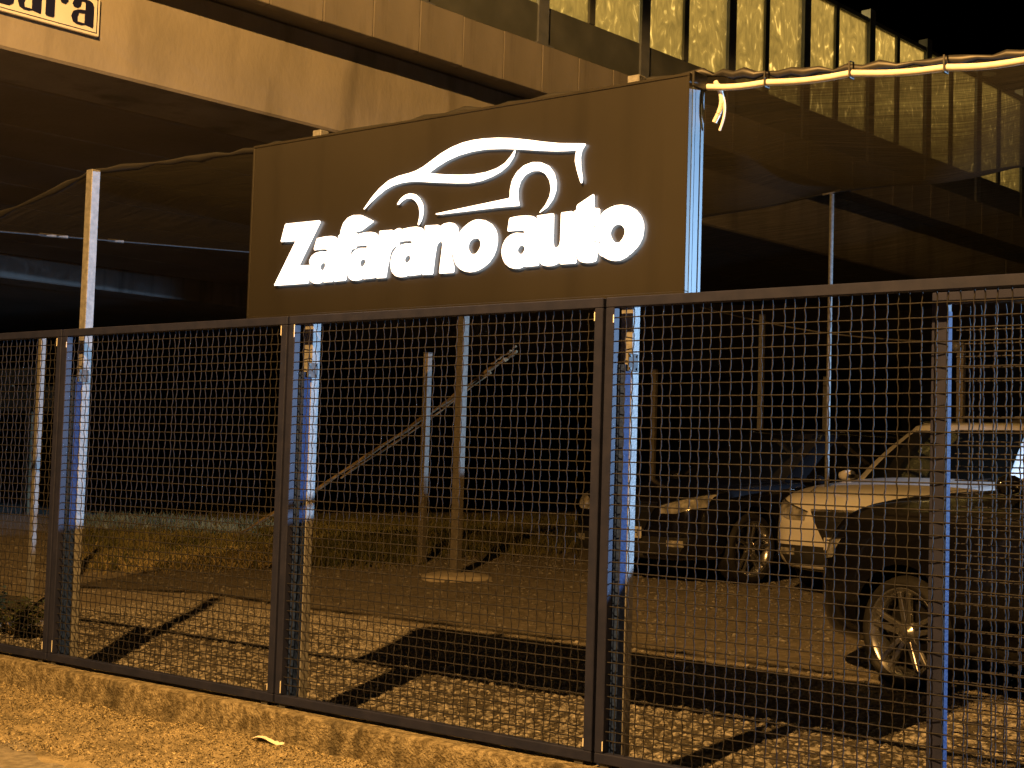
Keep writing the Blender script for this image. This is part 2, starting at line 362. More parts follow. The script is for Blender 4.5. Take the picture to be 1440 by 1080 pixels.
# ================================================================== FENCE
PW = 1.8; PH = 1.8; ST = .040
def wire_mesh(w, h, x0, z0, nx, nz, r=.0026, amp=.0036):
    V = []; F = []
    def wire(line):
        n = len(line); base = len(V)
        L = np.array(line)
        t = np.gradient(L, axis=0); t /= np.linalg.norm(t, axis=1)[:, None]
        u = np.cross(t, [0, 1.0, 0]); u /= np.linalg.norm(u, axis=1)[:, None]; v = np.cross(t, u)
        ring = np.stack([L+r*u, L+r*v, L-r*u, L-r*v], 1).reshape(-1, 3); V.extend(ring.tolist())
        for i in range(n-1):
            for k in range(4):
                k2 = (k+1) % 4; F.append((base+i*4+k, base+i*4+k2, base+(i+1)*4+k2, base+(i+1)*4+k))
    cx = w/nx; cz = h/nz
    R = np.random.default_rng(5)
    wob = lambda: R.normal(0, .0018)
    for i in range(1, nx):
        x = x0+i*cx+wob(); ph = R.uniform(0, 6); sg = 1 if i % 2 else -1; k = np.arange(0, nz*2+1)
        z = z0+k*cz/2; y = np.where(k % 2 == 0, sg*amp*np.where((k//2) % 2 == 0, 1, -1), 0)
        wire(np.stack([x+.004*np.sin(z*2.2+ph)+np.where(k % 2, .0012, -.0012), y, z], -1))
    for i in range(1, nz):
        z = z0+i*cz+wob(); ph = R.uniform(0, 6); sg = -1 if i % 2 == 0 else 1; k = np.arange(0, nx*2+1)
        x = x0+k*cx/2; y = np.where(k % 2 == 0, -sg*amp*np.where((k//2) % 2 == 0, -1, 1), 0)
        wire(np.stack([x, y, z+.003*np.sin(x*2+ph)], -1))
    me = np_mesh('wire_mesh', V, F, m_wire, 4); return me
WM = wire_mesh(PW-.012-2*ST, PH-2*ST, ST+.006, ST, 40, 40)
def panel(x0, label):
    r = empty('fence_panel', (x0, 0, 0)); tag(r, label, 'fence panel', 'framed mesh panels of the street fence')
    g = .007; w = PW
    MB().box(g, w-g, 0, ST, PH-ST, PH).build('top_rail', m_frame, r, bevel=.003)
    MB().box(g, w-g, 0, ST, 0, ST).build('bottom_rail', m_frame, r, bevel=.003)
    MB().box(g, g+ST, .0005, ST-.0005, ST, PH-ST).build('stile', m_frame, r, bevel=.003)
    MB().box(w-g-ST, w-g, .0005, ST-.0005, ST, PH-ST).build('stile', m_frame, r, bevel=.003)
    m = obj('wire_mesh', WM, r); m.location = (0, ST*.5, 0); m['kind'] = 'stuff'
    for cx_, cz_, ln_ in ((g+ST-.004, ST+.01, .05), (w-g-ST, ST+.015, .035), (w-g-ST, PH-ST-.05, .045), (g+ST-.004, PH-ST-.06, .05)):
        ln_ *= random.uniform(.5, 1.3); MB().box(cx_, cx_+.004, -.0012, .0004, cz_, cz_+ln_).build('glint_chip', m_whiteplate, r)  # bare-metal chips, coloured white to carry light glints
    MB().box(.03, .07, .008, .032, -.022, 0).build('foot', m_plate, r)
    MB().box(w-.09, w-.05, .008, .032, -.022, 0).build('foot', m_plate, r)
    return r
for x0, lb in ((-1.8, 'dark framed wire mesh fence panel ending at the tall bare galvanised post'),
               (0, 'dark framed wire mesh fence panel right of the tall bare post, reaching under the sign'),
               (1.8, 'dark framed wire mesh fence panel wholly below the lit sign'),
               (3.6, 'dark framed wire mesh fence panel in front of the parked cars')):
    panel(x0, lb)
# posts behind the joints
def joint_post(x, label, top=2.70):
    r = empty('sign_post', (x, 0, -.02)); tag(r, label, 'post', 'galvanised posts behind the fence joints')
    MB().box(.018, .074, .092, .146, -.10, top+.02).build('post', m_galv, r, bevel=.003)
    f = MB(); f.box(-.034, .050, .043, .079, -.10, 1.56)
    f.build('fence_upright', m_fpost, r, bevel=.002)
    MB().box(.0505, .071, .052, .0915, -.10, 1.56).build('spacer_bar', m_fpost, r)
    b = MB().box(.0745, .0805, .062, .128, 1.535, 1.605).build('bracket', m_plate, r, bevel=.0015)
    for dy, dz in ((.070, 1.545), (.070, 1.595), (.120, 1.545), (.120, 1.595), (.095, 1.57)):
        q = MB().tube([(.0805, dy, dz), (.086, dy, dz)], .0055, 6).build('bolt', m_black, b)
    return r
joint_post(-1.8, 'galvanised post standing left of the tall bare one', 2.32)
joint_post(0, 'tall bare galvanised post rising alone left of the sign')
joint_post(1.8, 'galvanised post behind the fence joint under the left half of the sign')
joint_post(3.6, 'galvanised post behind the fence joint under the right half of the sign')
# sliding gate behind the right panel
gt = empty('sliding_gate', (4.885, .10, 0)); tag(gt, 'second mesh panel overlapping behind the fence before the dark car', 'gate')
MB().box(0, .055, 0, .04, .02, 1.765).build('stile', m_frame, gt, bevel=.003)
MB().box(.056, 2.6, .001, .039, 1.725, 1.765).build('top_rail', m_frame, gt, bevel=.003)
MB().box(.056, 2.6, .001, .039, .02, .06).build('bottom_rail', m_frame, gt, bevel=.003)
o = obj('wire_mesh', WM, gt); o.location = (.035, .02, .0); o.scale = (1, 1, .975); o['kind'] = 'stuff'
MB().box(2.601, 2.655, 0, .04, .02, 1.765).build('stile', m_frame, gt, bevel=.003)
o = MB().box(.0551, .0585, .004, .036, .03, 1.70).build('blue_lit_side', m_fpost, gt)  # blue strip on the stile's side, cool light put into its colour
for xw in (.3, 2.2):
    MB().lathe([(.001, .008), (.05, .008), (.05, .03), (.001, .03)], 20).build('roller', m_black, gt).location = (xw, 0, -.03+.0)

# ================================================================== LIT SIGN
YS = .050; SX0, SX1, SZ0, SZ1 = 1.452, 3.935, 1.803, 2.658
sg = empty('lit_sign', (0, 0, 0)); tag(sg, 'large dark sign box with glowing white lettering and car outline above the fence', 'sign')
MB().box(SX0+.012, SX1-.012, YS, YS+.02, SZ0+.012, SZ1-.012).build('face_panel', m_signface, sg)
fr = MB()
for a in ((SX0, SX1, SZ1-.0115, SZ1), (SX0, SX1, SZ0, SZ0+.0115), (SX0, SX0+.0115, SZ0+.0116, SZ1-.0116), (SX1-.0115, SX1, SZ0+.0116, SZ1-.0116)):
    fr.box(a[0], a[1], YS-.004, YS+.02, a[2], a[3])
fr.build('front_frame', m_signface, sg, bevel=.0015)
MB().box(SX0+.002, SX1-.006, YS+.0205, YS+.108, SZ0+.002, SZ1-.002).build('cabinet', m_black, sg)
for i, (y0, y1) in enumerate(((.0215, .041), (.046, .082), (.087, .108))):
    MB().box(SX1-.0058, SX1+.002-(.002 if i == 1 else 0), YS+y0, YS+y1, SZ0+.004, SZ1-.05).build('side_extrusion', m_signside, sg, bevel=.001)
MB().box(SX1-.0058, SX1+.008, YS+.018, YS+.115, SZ1-.049, SZ1+.012).build('corner_cap', m_black, sg, bevel=.003)
for xx, ln in ():
    c = MB().box(xx, xx+ln, YS+.01, YS+.05, SZ1+.0005, SZ1+.014).build('top_clip', m_footing if False else m_cable, sg, bevel=.002)

def zc(pts, ox, oy, sc): return [(ox+x/sc, oy+y/sc) for x, y in pts]
z1 = lambda p: zc(p, 380, 290, 9); z2 = lambda p: zc(p, 500, 290, 9); z3 = lambda p: zc(p, 600, 290, 9)
z4 = lambda p: zc(p, 700, 270, 9); z5 = lambda p: zc(p, 780, 270, 9); z6 = lambda p: zc(p, 500, 180, 8); z7 = lambda p: zc(p, 600, 180, 6)
GL = [
 ('letter_z', z1([(45,1005),(322,438),(130,452),(190,222),(622,178),(632,200),(362,752),(520,742),(488,890),(482,975)]), None),
 ('letter_a', z1([(590,405),(690,384),(780,376),(830,390),(852,430),(848,520),(818,760),(790,955),(672,962),(665,945),(640,968),(600,980),(545,975),(505,945),(500,915),(508,890),(538,745),(496,735),(492,690),(520,630),(570,590),(640,572),(718,575),(720,555),(700,542),(640,542),(555,558),(552,535)]),
    z1([(640,735),(670,712),(695,722),(697,755),(680,795),(655,820),(630,790),(628,765)])),
 ('letter_f', z1([(860,372),(882,362),(895,290),(925,210),(980,145),(1050,113),(1150,110),(1312,190),(1150,310),(1080,325),(1060,340),(1104,345),(1086,532),(1025,545),(1003,625),(976,760),(960,890),(956,938),(805,953),(828,760),(857,560),(862,440)]), None),
 ('letter_a', z2([(33,352),(120,330),(190,325),(250,335),(288,370),(306,430),(300,520),(276,715),(246,905),(100,922),(95,910),(60,930),(0,942),(-50,938),(-88,905),(-100,880),(-94,800),(-78,700),(-68,640),(-40,590),(0,550),(60,528),(145,528),(145,500),(120,495),(60,495),(17,505),(14,490)]),
    z2([(55,700),(80,672),(105,668),(125,685),(122,720),(100,755),(80,778),(50,740)])),
 ('letter_r', z2([(300,312),(465,298),(475,318),(520,285),(565,275),(573,290),(558,440),(548,492),(480,520),(450,560),(435,600),(415,720),(400,780),(385,903),(258,912),(286,715),(311,520),(318,420),(300,350)]), None),
 ('letter_a', z2([(580,292),(680,268),(770,258),(840,275),(868,320),(880,380),(866,560),(846,700),(824,862),(680,882),(668,868),(630,890),(560,898),(500,880),(455,830),(440,760),(445,680),(465,600),(510,530),(570,490),(640,470),(712,470),(712,445),(690,435),(620,438),(562,450)]),
    z2([(625,650),(655,620),(680,618),(694,640),(690,680),(665,705),(648,728),(615,695)])),
 ('letter_n', z3([(-25,245),(150,235),(165,258),(215,220),(290,205),(345,215),(390,260),(400,318),(346,420),(320,520),(312,640),(338,740),(346,770),(342,840),(155,852),(172,700),(190,560),(200,470),(185,443),(160,450),(135,475),(122,510),(100,650),(88,750),(75,862),(-64,868),(-42,700),(-16,520),(-10,400),(-20,320)]), None),
 ('letter_o', z3([(655,165),(740,178),(820,225),(870,290),(895,370),(895,450),(880,540),(845,630),(790,710),(720,770),(640,815),(550,835),(480,825),(420,795),(372,745),(344,680),(330,600),(335,520),(358,430),(404,345),(460,270),(540,205),(600,175)]),
    z3([(620,402),(660,410),(682,450),(680,510),(655,560),(620,605),(565,608),(530,560),(522,510),(540,450),(575,415)])),
 ('letter_a', z4([(145,328),(250,305),(350,298),(430,302),(480,325),(513,370),(531,430),(535,520),(525,715),(516,930),(345,948),(335,932),(290,962),(220,972),(150,955),(90,905),(55,830),(45,750),(60,670),(100,590),(160,540),(230,515),(335,522),(338,500),(310,482),(240,485),(120,500)]),
    z4([(250,720),(275,680),(305,672),(335,690),(342,725),(320,770),(292,792),(265,775),(245,750)])),
 ('letter_u', z4([(498,298),(700,268),(708,290),(700,620),(705,680),(720,700),(755,700),(778,670),(788,620),(800,270),(810,258),(946,240),(948,452),(980,458),(970,690),(970,780),(990,850),(990,900),(790,915),(780,885),(740,915),(680,935),(610,938),(555,920),(534,890),(537,715),(550,520),(542,420),(517,350),(495,315)]), None),
 ('letter_t', z5([(240,240),(272,235),(280,165),(495,20),(500,205),(568,205),(568,290),(560,410),(484,426),(480,590),(490,634),(568,640),(556,690),(540,770),(532,820),(525,870),(480,888),(400,898),(330,885),(290,850),(272,800),(262,740),(270,460),(237,450)]), None),
 ('letter_o', z5([(850,160),(940,175),(1030,225),(1090,300),(1125,390),(1128,470),(1110,580),(1065,670),(1000,745),(920,815),(840,860),(760,872),(690,860),(620,825),(572,800),(555,770),(580,640),(574,624),(502,622),(494,590),(500,439),(573,422),(582,290),(630,235),(700,195),(770,168)]),
    z5([(805,408),(850,420),(885,465),(888,520),(865,580),(825,632),(760,635),(725,600),(703,540),(705,500),(735,440),(770,415)])),
 ('car_outline_stroke', z6([(88,912),(180,780),(270,675),(370,590),(480,540),(600,508),(680,480),(760,435),(860,360),(960,285),(1080,215),(1200,165),(1320,135),(1440,118)])
    + z7([(600,82),(720,85),(850,98),(980,115),(1120,128),(1330,130),(1342,135),(1310,185),(1298,240),(1300,330),(1315,430),(1308,466),(1298,462),(1270,370),(1250,280),(1255,220),(1265,185),(1180,193),(1080,195),(950,190),(800,180),(650,174),(500,178),(380,198),(270,230),(170,275),(90,325),(15,380),(150,392),(280,395),(400,390),(500,372),(590,340),(660,295),(710,235),(740,188),(748,190),(735,240),(690,310),(630,365),(550,410),(460,445),(360,464),(250,465),(100,460),(0,455)])
    + z6([(700,600),(610,602),(520,615),(420,645),(330,695),(240,770),(160,845),(95,915)]), None),
 ('rear_arch_stroke', z7([(75,722),(700,590),(702,520),(720,440),(760,370),(820,315),(890,288),(960,288),(1030,318),(1075,380),(1095,460),(1090,530),(1065,600),(1015,670),(945,718),(1000,650),(1035,580),(1048,510),(1035,440),(1000,385),(950,360),(890,362),(830,395),(790,450),(770,520),(770,590),(782,655),(600,670),(80,732)]), None),
 ('front_arch_stroke', [(558,287.5),(562.5,280),(568.75,274.4),(576,271.9),(583.75,273),(590,278.75),(594.4,287.5),(595.2,296),(594,305),(592,311),(588.3,316.7),(587.2,315.5),(589.4,306.7),(590,299),(588.75,290),(585,283.75),(580,279.4),(575,278.5),(570,279.4),(565,283),(560,288)], None),
]
def flat_shape(name, rings, y_front, depth, mat, parent, to3):
    cu = bpy.data.curves.new(name, 'CURVE'); cu.dimensions = '2D'; cu.fill_mode = 'BOTH'; cu.extrude = depth/2
    for rg in rings:
        sp = cu.splines.new('POLY'); sp.points.add(len(rg)-1); sp.use_cyclic_u = True
        for p, q in zip(sp.points, rg): p.co = (q[0], q[1], 0, 1)
    tmp = bpy.data.objects.new('tmp', cu); COL.objects.link(tmp)
    dg = bpy.context.evaluated_depsgraph_get(); me = bpy.data.meshes.new_from_object(tmp.evaluated_get(dg))
    bpy.data.objects.remove(tmp); bpy.data.curves.remove(cu)
    me.transform(to3); me.materials.clear(); me.materials.append(mat); me.name = name
    return obj(name, me, parent)
def chaikin(p, n=1):
    for _ in range(n):
        q = []
        for i in range(len(p)):
            a = np.array(p[i]); b = np.array(p[(i+1) % len(p)]); k = min(.22, .0045/(np.linalg.norm(b-a)+1e-9)); q += [tuple((1-k)*a+k*b), tuple(k*a+(1-k)*b)]
        p = q
    return p
LD = .004; GAP = .011
T3 = Matrix(((1,0,0,0),(0,0,-1,YS-LD/2-GAP),(0,1,0,0),(0,0,0,1)))     # curve xy -> world xz
def tosign(p): return [tuple(onY(x, y, YS-LD-GAP)[[0, 2]]) for x, y in p]
for nm, outer, hole in GL:
    rings = [chaikin(tosign(outer), 1)]+([chaikin(tosign(hole), 2)] if hole else [])
    lo_ = flat_shape(nm, rings, YS, LD, m_led, sg, T3); lo_.data.materials.append(m_backglow)
    for p_ in lo_.data.polygons:
        if p_.center.y > YS-GAP-.0005 and abs(p_.normal.y) > .5: p_.material_index = 1
for (xa, ya), (xb, yb) in (((760, 637), (1100, 612)), ((690, 695), (1065, 672)), ((690, 758), (1030, 734)), ((600, 820), (960, 796))):
    A_ = onY(780+xa/9, 270+ya/9, YS-LD-GAP); B_ = onY(780+xb/9, 270+yb/9, YS-LD-GAP)
    MB().hexa([(A_[0], YS-LD-GAP-.0015, A_[2]-.0009), (B_[0], YS-LD-GAP-.0015, B_[2]-.0009), (B_[0], YS-LD-GAP-.0001, B_[2]-.0009), (A_[0], YS-LD-GAP-.0001, A_[2]-.0009),
               (A_[0], YS-LD-GAP-.0015, A_[2]+.0009), (B_[0], YS-LD-GAP-.0015, B_[2]+.0009), (B_[0], YS-LD-GAP-.0001, B_[2]+.0009), (A_[0], YS-LD-GAP-.0001, A_[2]+.0009)]).build('letter_stripe', m_black, sg)
# corrugated hose loop and cable at the sign's top corner
hs = empty('hose_loop', (SX1+.03, YS+.14, 2.50)); tag(hs, 'short white corrugated hose loop hanging by the sign corner', 'hose')
pts = [(.0+.03*math.sin(t*math.pi), .0, .15-.16*t) for t in np.linspace(0, 1, 60)]
MB().tube(pts, [.0095+.0012*(i % 2) for i in range(60)], 8).build('corrugated_hose', m_cable, hs)
pts = [(.012+.03*math.sin(t*math.pi*.9), .004, .14-.185*t) for t in np.linspace(0, 1, 14)]
MB().tube(pts, .0055, 6).build('inner_cable', m_whiteplate, hs)

# ================================================================== OVERPASS
PHI = math.radians(4.4); be = np.array([math.sin(PHI), math.cos(PHI), 0]); bn = np.array([math.cos(PHI), -math.sin(PHI), 0])
D0 = 9.72; ZB = 4.06
br = empty('overpass_bridge', tuple(CAM[:2]-D0*bn[:2])+(0,), -PHI); tag(br, 'concrete road overpass with pale girder and panelled parapet crossing above the yard', 'bridge')
# local frame: x = out towards the viewer (+), y = along the bridge, z up ; girder face at x=0
def bb(name, x0, x1, y0, y1, z0, z1, mat, par=br, bev=0): return MB().box(x0, x1, y0, y1, z0, z1).build(name, mat, par, bevel=bev)
S0, S1 = -15.6, 60.4
for i in range(4): bb('girder', -.9, 0, S0+i*19+.012, S0+(i+1)*19-.012, ZB, 4.90, m_conc, br, .02)
for i in range(7): bb('soffit_beam', -.93-1.33*(i+1), -.93-1.33*i-.03, S0, S1, ZB+.004, 4.90, m_soffit, br, .02)
bb('deck_slab', -10.6, .36, S0, S1, 4.902, 5.12, m_soffit)
pm_ = MB().box(.36, .45, .004, .557, 4.84, 5.317).mesh('parapet_panel', m_conc2)
bm = bmesh.new(); bm.from_mesh(pm_); bmesh.ops.bevel(bm, geom=list(bm.edges), offset=.006, segments=1, affect='EDGES'); bm.to_mesh(pm_); bm.free()
for k in range(-36, 100):
    o = obj('parapet_panel', pm_, br); o.location = (random.uniform(-.004, .004), 7.01+.561*k, random.uniform(-.003, .003))
bb('parapet_core', .20, .357, S0, S1, 5.122, 5.30, m_soffit)
bb('far_parapet', -10.6, -10.4, S0, S1, 5.122, 6.0, m_soffit)
# piers in the dark behind
for yy in (-11, 34): bb('pier', -7.5, -2.5, yy-.6, yy+.6, -.6, ZB+.002, m_soffit, br, .05)
# noise barrier on the parapet
nb = empty('noise_barrier', br.location, -PHI); nb.location.z = 0; tag(nb, 'noise barrier of dusty glass panes in steel frames on the overpass', 'noise barrier')
BX = .34; PS = 1.673; PO = 10.44; ZT = 7.32; ZGB = 5.753
def share(name, mb, mat): return mb.mesh(name, mat)
a_post = share('post', MB().box(BX-.09, BX+.05, -.052, .052, 5.28, ZT+.12).box(BX+.0502, BX+.058, -.075, .075, 5.28, ZT+.12), m_rail)
a_base = share('base_plate', MB().box(BX-.13, BX+.09, -.13, .13, 5.32, 5.34), m_rail)
a_mul = share('mullion', MB().box(BX-.03, BX+.03, -.045, .045, ZGB, ZT-.06), m_barrier)
a_low = share('lower_panel', MB().box(BX-.04, BX+.015, .055, PS-.055, 5.30, ZGB), m_barrier)
a_gl = share('glass_pane', MB().box(BX-.008, BX+.002, .0, .70, ZGB+.001, ZT-.061), m_bglass)
a_top = share('top_rail', MB().box(BX-.035, BX+.03, .055, PS-.055, ZT-.06, ZT), m_barrier)
for k in range(-6, 26):
    y = PO+PS*k
    for me, dy in ((a_post, 0), (a_base, 0), (a_mul, .79), (a_low, 0), (a_gl, .056), (a_gl, .845), (a_top, 0)):
        o = obj(me.name, me, nb); o.location = (0, y+dy, 0)
        if me is a_gl: o.scale = (1, (.745-.056)/.70 if dy < .1 else (1.617-.836)/.70*.985, 1)
# plate with lettering on the girder face
pl = empty('lettered_plate', (0, 0, 0)); tag(pl, 'white framed plate with navy lettering fixed on the overpass girder', 'sign')
def onD(x, y, D):
    d = ray(x, y); return CAM+d*(D/-(d@bn))
def loc2(p): q = p-np.array(br.location); return float(q@bn), float(q@be), float(q[2])
# corner of plate at lower right (139,53); its lower edge runs parallel to the girder, 0.40 m high, 2.2 m long
cr = loc2(onD(139, 52, D0-.05)); tr_ = loc2(onD(141, 2, D0-.05))
py1 = cr[1]; pz0 = cr[2]; ph_ = .305; plen = 1.6
pl.location = br.location; pl.rotation_euler = (0, 0, -PHI)
MB().box(.02, .05, py1-plen, py1, pz0, pz0+ph_).build('board', m_whiteplate, pl, bevel=.004)
for yy in (py1-plen+.2, py1-.25): MB().box(-.002, .0199, yy, yy+.05, pz0+.08, pz0+.22).build('standoff', m_black, pl)
fr = MB(); t = .006; e0 = .02
for a in ((py1-plen+e0, py1-e0, pz0+e0, pz0+e0+t), (py1-plen+e0, py1-e0, pz0+ph_-e0-t, pz0+ph_-e0), (py1-e0-t, py1-e0, pz0+e0+t, pz0+ph_-e0-t), (py1-plen+e0, py1-plen+e0+t, pz0+e0+t, pz0+ph_-e0-t)):
    fr.box(.0502, .053, *a)
fr.build('border_line', m_navy, pl)
# letters drawn as heavy rounded strokes in a unit cell (x 0..1 , z 0..1)
def rrect(x0, x1, z0, z1, r=.12, n=4):
    p = []
    for cx, cz, a0 in ((x1-r, z1-r, 0), (x0+r, z1-r, 90), (x0+r, z0+r, 180), (x1-r, z0+r, 270)):
        for i in range(n+1):
            a = math.radians(a0+90*i/n); p.append((cx+r*math.cos(a), cz+r*math.sin(a)))
    return p
def disc(cx, cz, r): return [(cx+r*math.cos(a), cz+r*math.sin(a)) for a in np.linspace(0, 2*math.pi, 16, endpoint=False)]
LET = {
 'a': [[(.62,.05),(.95,.0),(.98,.06),(.98,.80),(.92,.93),(.78,1.0),(.35,1.0),(.12,.90),(.05,.72),(.12,.62),(.28,.60),(.40,.70),(.44,.90),(.60,.90),(.62,.84),(.62,.60),(.30,.56),(.10,.46),(.02,.26),(.10,.06),(.26,.0),(.48,.0)]],
 'r': [rrect(.05,.42,0,1,.08), [(.44,.72),(.55,.95),(.80,1.0),(.97,.90),(.98,.74),(.86,.62),(.70,.64),(.62,.78),(.55,.80)]],
 'z': [[(.05,.0),(.80,.0),(.96,.12),(.98,.30),(.86,.36),(.74,.26),(.62,.22),(.45,.22),(.97,.92),(.92,1.0),(.10,1.0),(.05,.80),(.16,.70),(.30,.78),(.55,.80),(.03,.10)]],
}
HOLES = {'a': [[(.30,.10),(.60,.10),(.60,.46),(.34,.44),(.28,.26)]]}
lw, lg, lh = .195, .022, .205
TL = Matrix(((0,0,1,.0555),(1,0,0,0),(0,1,0,0),(0,0,0,1)))
word = 'zara'; ye = py1-.052
for i, ch in enumerate(reversed(word)):
    y0 = ye-(i+1)*lw-i*lg
    for part in range(len(LET[ch])):
        rings = [[(y0+x*lw, pz0+.052+z*lh) for x, z in LET[ch][part]]]
        if part == 0 and ch in HOLES: rings += [[(y0+x*lw, pz0+.052+z*lh) for x, z in h] for h in HOLES[ch]]
        flat_shape('letter_'+ch, rings, 0, .005, m_navy, pl, TL)
# second carriageway beyond
b2 = empty('second_overpass', tuple(CAM[:2]-20.3*bn[:2])+(0,), -PHI); tag(b2, 'farther parallel overpass glimpsed under the first one', 'bridge')
for i in range(4): bb('girder', -.8, 0, S0+i*19+.012, S0+(i+1)*19-.012, 3.74, 5.3, m_conc2, b2, .02)
bb('deck_slab', -9, .35, S0, S1, 5.302, 5.5, m_soffit, b2)
for yy in (-11, 34): bb('pier', -6, -2, yy-.6, yy+.6, -.6, 3.742, m_soffit, b2, .05)
bb('soffit_slab', -9, -.802, S0, S1, 3.75, 5.3, m_soffit, b2)

# ================================================================== SHADE NET, CORDS, CABLE
YF = .20; YB = 7.4
front = [onY(-40, 322, YF), onY(0, 302, YF), onY(70, 272, YF), onY(128, 242, YF), onY(250, 226, YF), onY(356, 212, YF), np.array([2.6, YF, 2.70]),
         onY(988, 104, YF), onY(1080, 104, YF), onY(1200, 97, YF), onY(1330, 86, YF), onY(1440, 76, YF), np.array([6.6, YF, 2.5]), np.array([8.2, YF, 2.5])]
pc = onG(640, 812)
ctop = onY(662, 380, pc[1])
pt = onY(1170, 270, YB)
back = [ctop, onY(820, 345, YB), onY(985, 305, YB), onY(1080, 290, YB), pt, onY(1300, 254, YB), onY(1440, 233, YB), np.array([6.2, YB, 3.9]), np.array([9, YB, 3.9])]
uf = [0, .02, .06, .10, .16, .22, .34, .46, .53, .60, .66, .72, .85, 1]; ub = [0, .24, .40, .48, .56, .64, .73, .86, 1]
U_ = np.linspace(0, 1, 140); Vv = np.linspace(0, 1, 60)
FA = np.stack([np.interp(U_, uf, [p[k] for p in front]) for k in range(3)], -1)
BA = np.stack([np.interp(U_, ub, [p[k] for p in back]) for k in range(3)], -1)
G = FA[:, None]*(1-Vv)[None, :, None]+BA[:, None]*Vv[None, :, None]
sag = -.16*np.sin(np.pi*Vv)[None, :]*(1+.25*np.sin(U_*31)[:, None])+.006*np.sin(U_*60+1)[:, None]*np.sin(Vv*9)[None, :]
G[:, :, 2] += sag*np.minimum(1, 8*Vv)[None, :]*np.minimum(1, 5*U_)[:, None]
i = (np.arange(139)[:, None]*60+np.arange(59)[None]).ravel()
me = np_mesh('shade_net', G.reshape(-1, 3), np.stack([i, i+1, i+61, i+60], -1), m_net, 4); me.shade_smooth()
net = empty('shade_net', (0, 0, 0)); tag(net, 'dark translucent shade net stretched over the parked cars behind the sign', 'shade net')
obj('netting', me, net)
B2 = BA+np.array([.15, 8.0, 0]); B2[:, 2] = 3.55+.25*np.linspace(0, 1, 140)+.03*np.sin(U_*20)
G2 = BA[:, None]*(1-Vv)[None, :, None]+B2[:, None]*Vv[None, :, None]
G2[:, :, 2] += -.14*np.sin(np.pi*Vv)[None, :]*(1+.3*np.sin(U_*17)[:, None])-.003
me = np_mesh('shade_net', G2.reshape(-1, 3), np.stack([i, i+1, i+61, i+60], -1), m_net, 4); me.shade_smooth()
obj('netting', me, net)
def wig(a, k, amp): return [p+np.array([0, 0, amp*math.sin(3.1*j+k)]) for j, p in enumerate(a)]
FB = np.stack([np.interp(np.linspace(0, 1, 90), uf, [p[k] for p in front]) for k in range(3)], -1)
MB().tube(wig(FB, 0, .006), [.016+.006*math.sin(j*1.3)+.004*math.sin(j*3.7) for j in range(90)], 7).build('rolled_hem', m_black, net, smooth=True)
MB().tube(wig(BA[::3], 1, .004), .011, 6).build('back_hem', m_black, net, smooth=True)
MB().tube([G[0, j] for j in range(0, 60, 4)]+[G[0, 59]], .006, 5).build('side_wire', m_plate, net)
for t in (.1, .13, .2): 
    p = G[0, int(t*60)]; MB().tube([p-np.array([.02, .05, 0]), p+np.array([.02, .05, 0])], .011, 6).build('turnbuckle', m_galv, net)
# white cable tied below the hem
cb = empty('white_cable', (0, 0, 0)); tag(cb, 'pale conduit tied along the edge of the shade net right of the sign', 'cable')
ties = [(986, 122), (1078, 116), (1197, 103), (1330, 95), (1445, 84)]
cp = []
for (xa, ya), (xb, yb) in zip(ties[:-1], ties[1:]):
    for t in np.linspace(0, 1, 9)[:-1]:
        cp.append(onY(xa+(xb-xa)*t, ya+(yb-ya)*t+3.2*math.sin(math.pi*t), YF-.03))
cp += [onY(1445, 84, YF-.03), np.array([6.6, YF-.03, 2.46]), np.array([8.2, YF-.03, 2.46])]
MB().tube(cp, .0125, 8).build('conduit', m_cable, cb, smooth=True)
for x, y in ties[:-1]:
    p = onY(x, y, YF-.03); MB().tube([p+np.array([.0, -.017, -.018]), p+np.array([0, -.017, .04]), p+np.array([0, .017, .045]), p+np.array([0, .017, -.018]), p+np.array([0, -.017, -.018])], .004, 4, cap=False).build('cable_tie', m_black, cb)

# ================================================================== POSTS IN THE YARD
def sqpost(name, base, top_z, wd, label, grp=None, rz=0.0, mat=None, cat='post'):
    r = empty(name, (base[0], base[1], base[2]), rz); tag(r, label, cat, grp)
    MB().box(-wd/2, wd/2, -wd/2, wd/2, -.15, top_z-base[2]-.004).build('shaft', mat or m_galv, r, bevel=.004)
    MB().box(-wd/2-.002, wd/2+.002, -wd/2-.002, wd/2+.002, top_z-base[2]-.0038, top_z-base[2]+.008).build('cap', m_plate, r, bevel=.002)
    return r
m_galvd = pmat('dull_post_steel', (.13,.12,.105), (.19,.175,.155), .55, metal=.1, scale=30, bump=.2, bscale=80)
r = sqpost('yard_post', pc, ctop[2], .085, 'grey steel post standing on a round concrete footing', mat=m_galvd)
ft = MB(); pr = [(.001, .05)]+[(.10+.24*t, .05-.03*t*t) for t in np.linspace(0, 1, 6)]+[(.36, -.05)]
vs = MB().lathe(pr, 28, 'z'); vs.v = [(x*(1+.08*math.sin(3*math.atan2(y, x))+.05*math.sin(7*math.atan2(y, x))), y*(1+.08*math.sin(3*math.atan2(y, x))), z) for x, y, z in vs.v]
vs.build('footing', m_footing, r, smooth=True)
b = onG(592, 792); t = onY(594, 497, b[1]); sqpost('yard_post', b, t[2], .07, 'thin brownish post with a leaning timber across it', mat=m_galvd)
b = onG(41, 858); t = onY(50, 474, b[1]); sqpost('yard_post', b, t[2], .045, 'slim galvanised post left of the tall bare post', mat=m_galv)
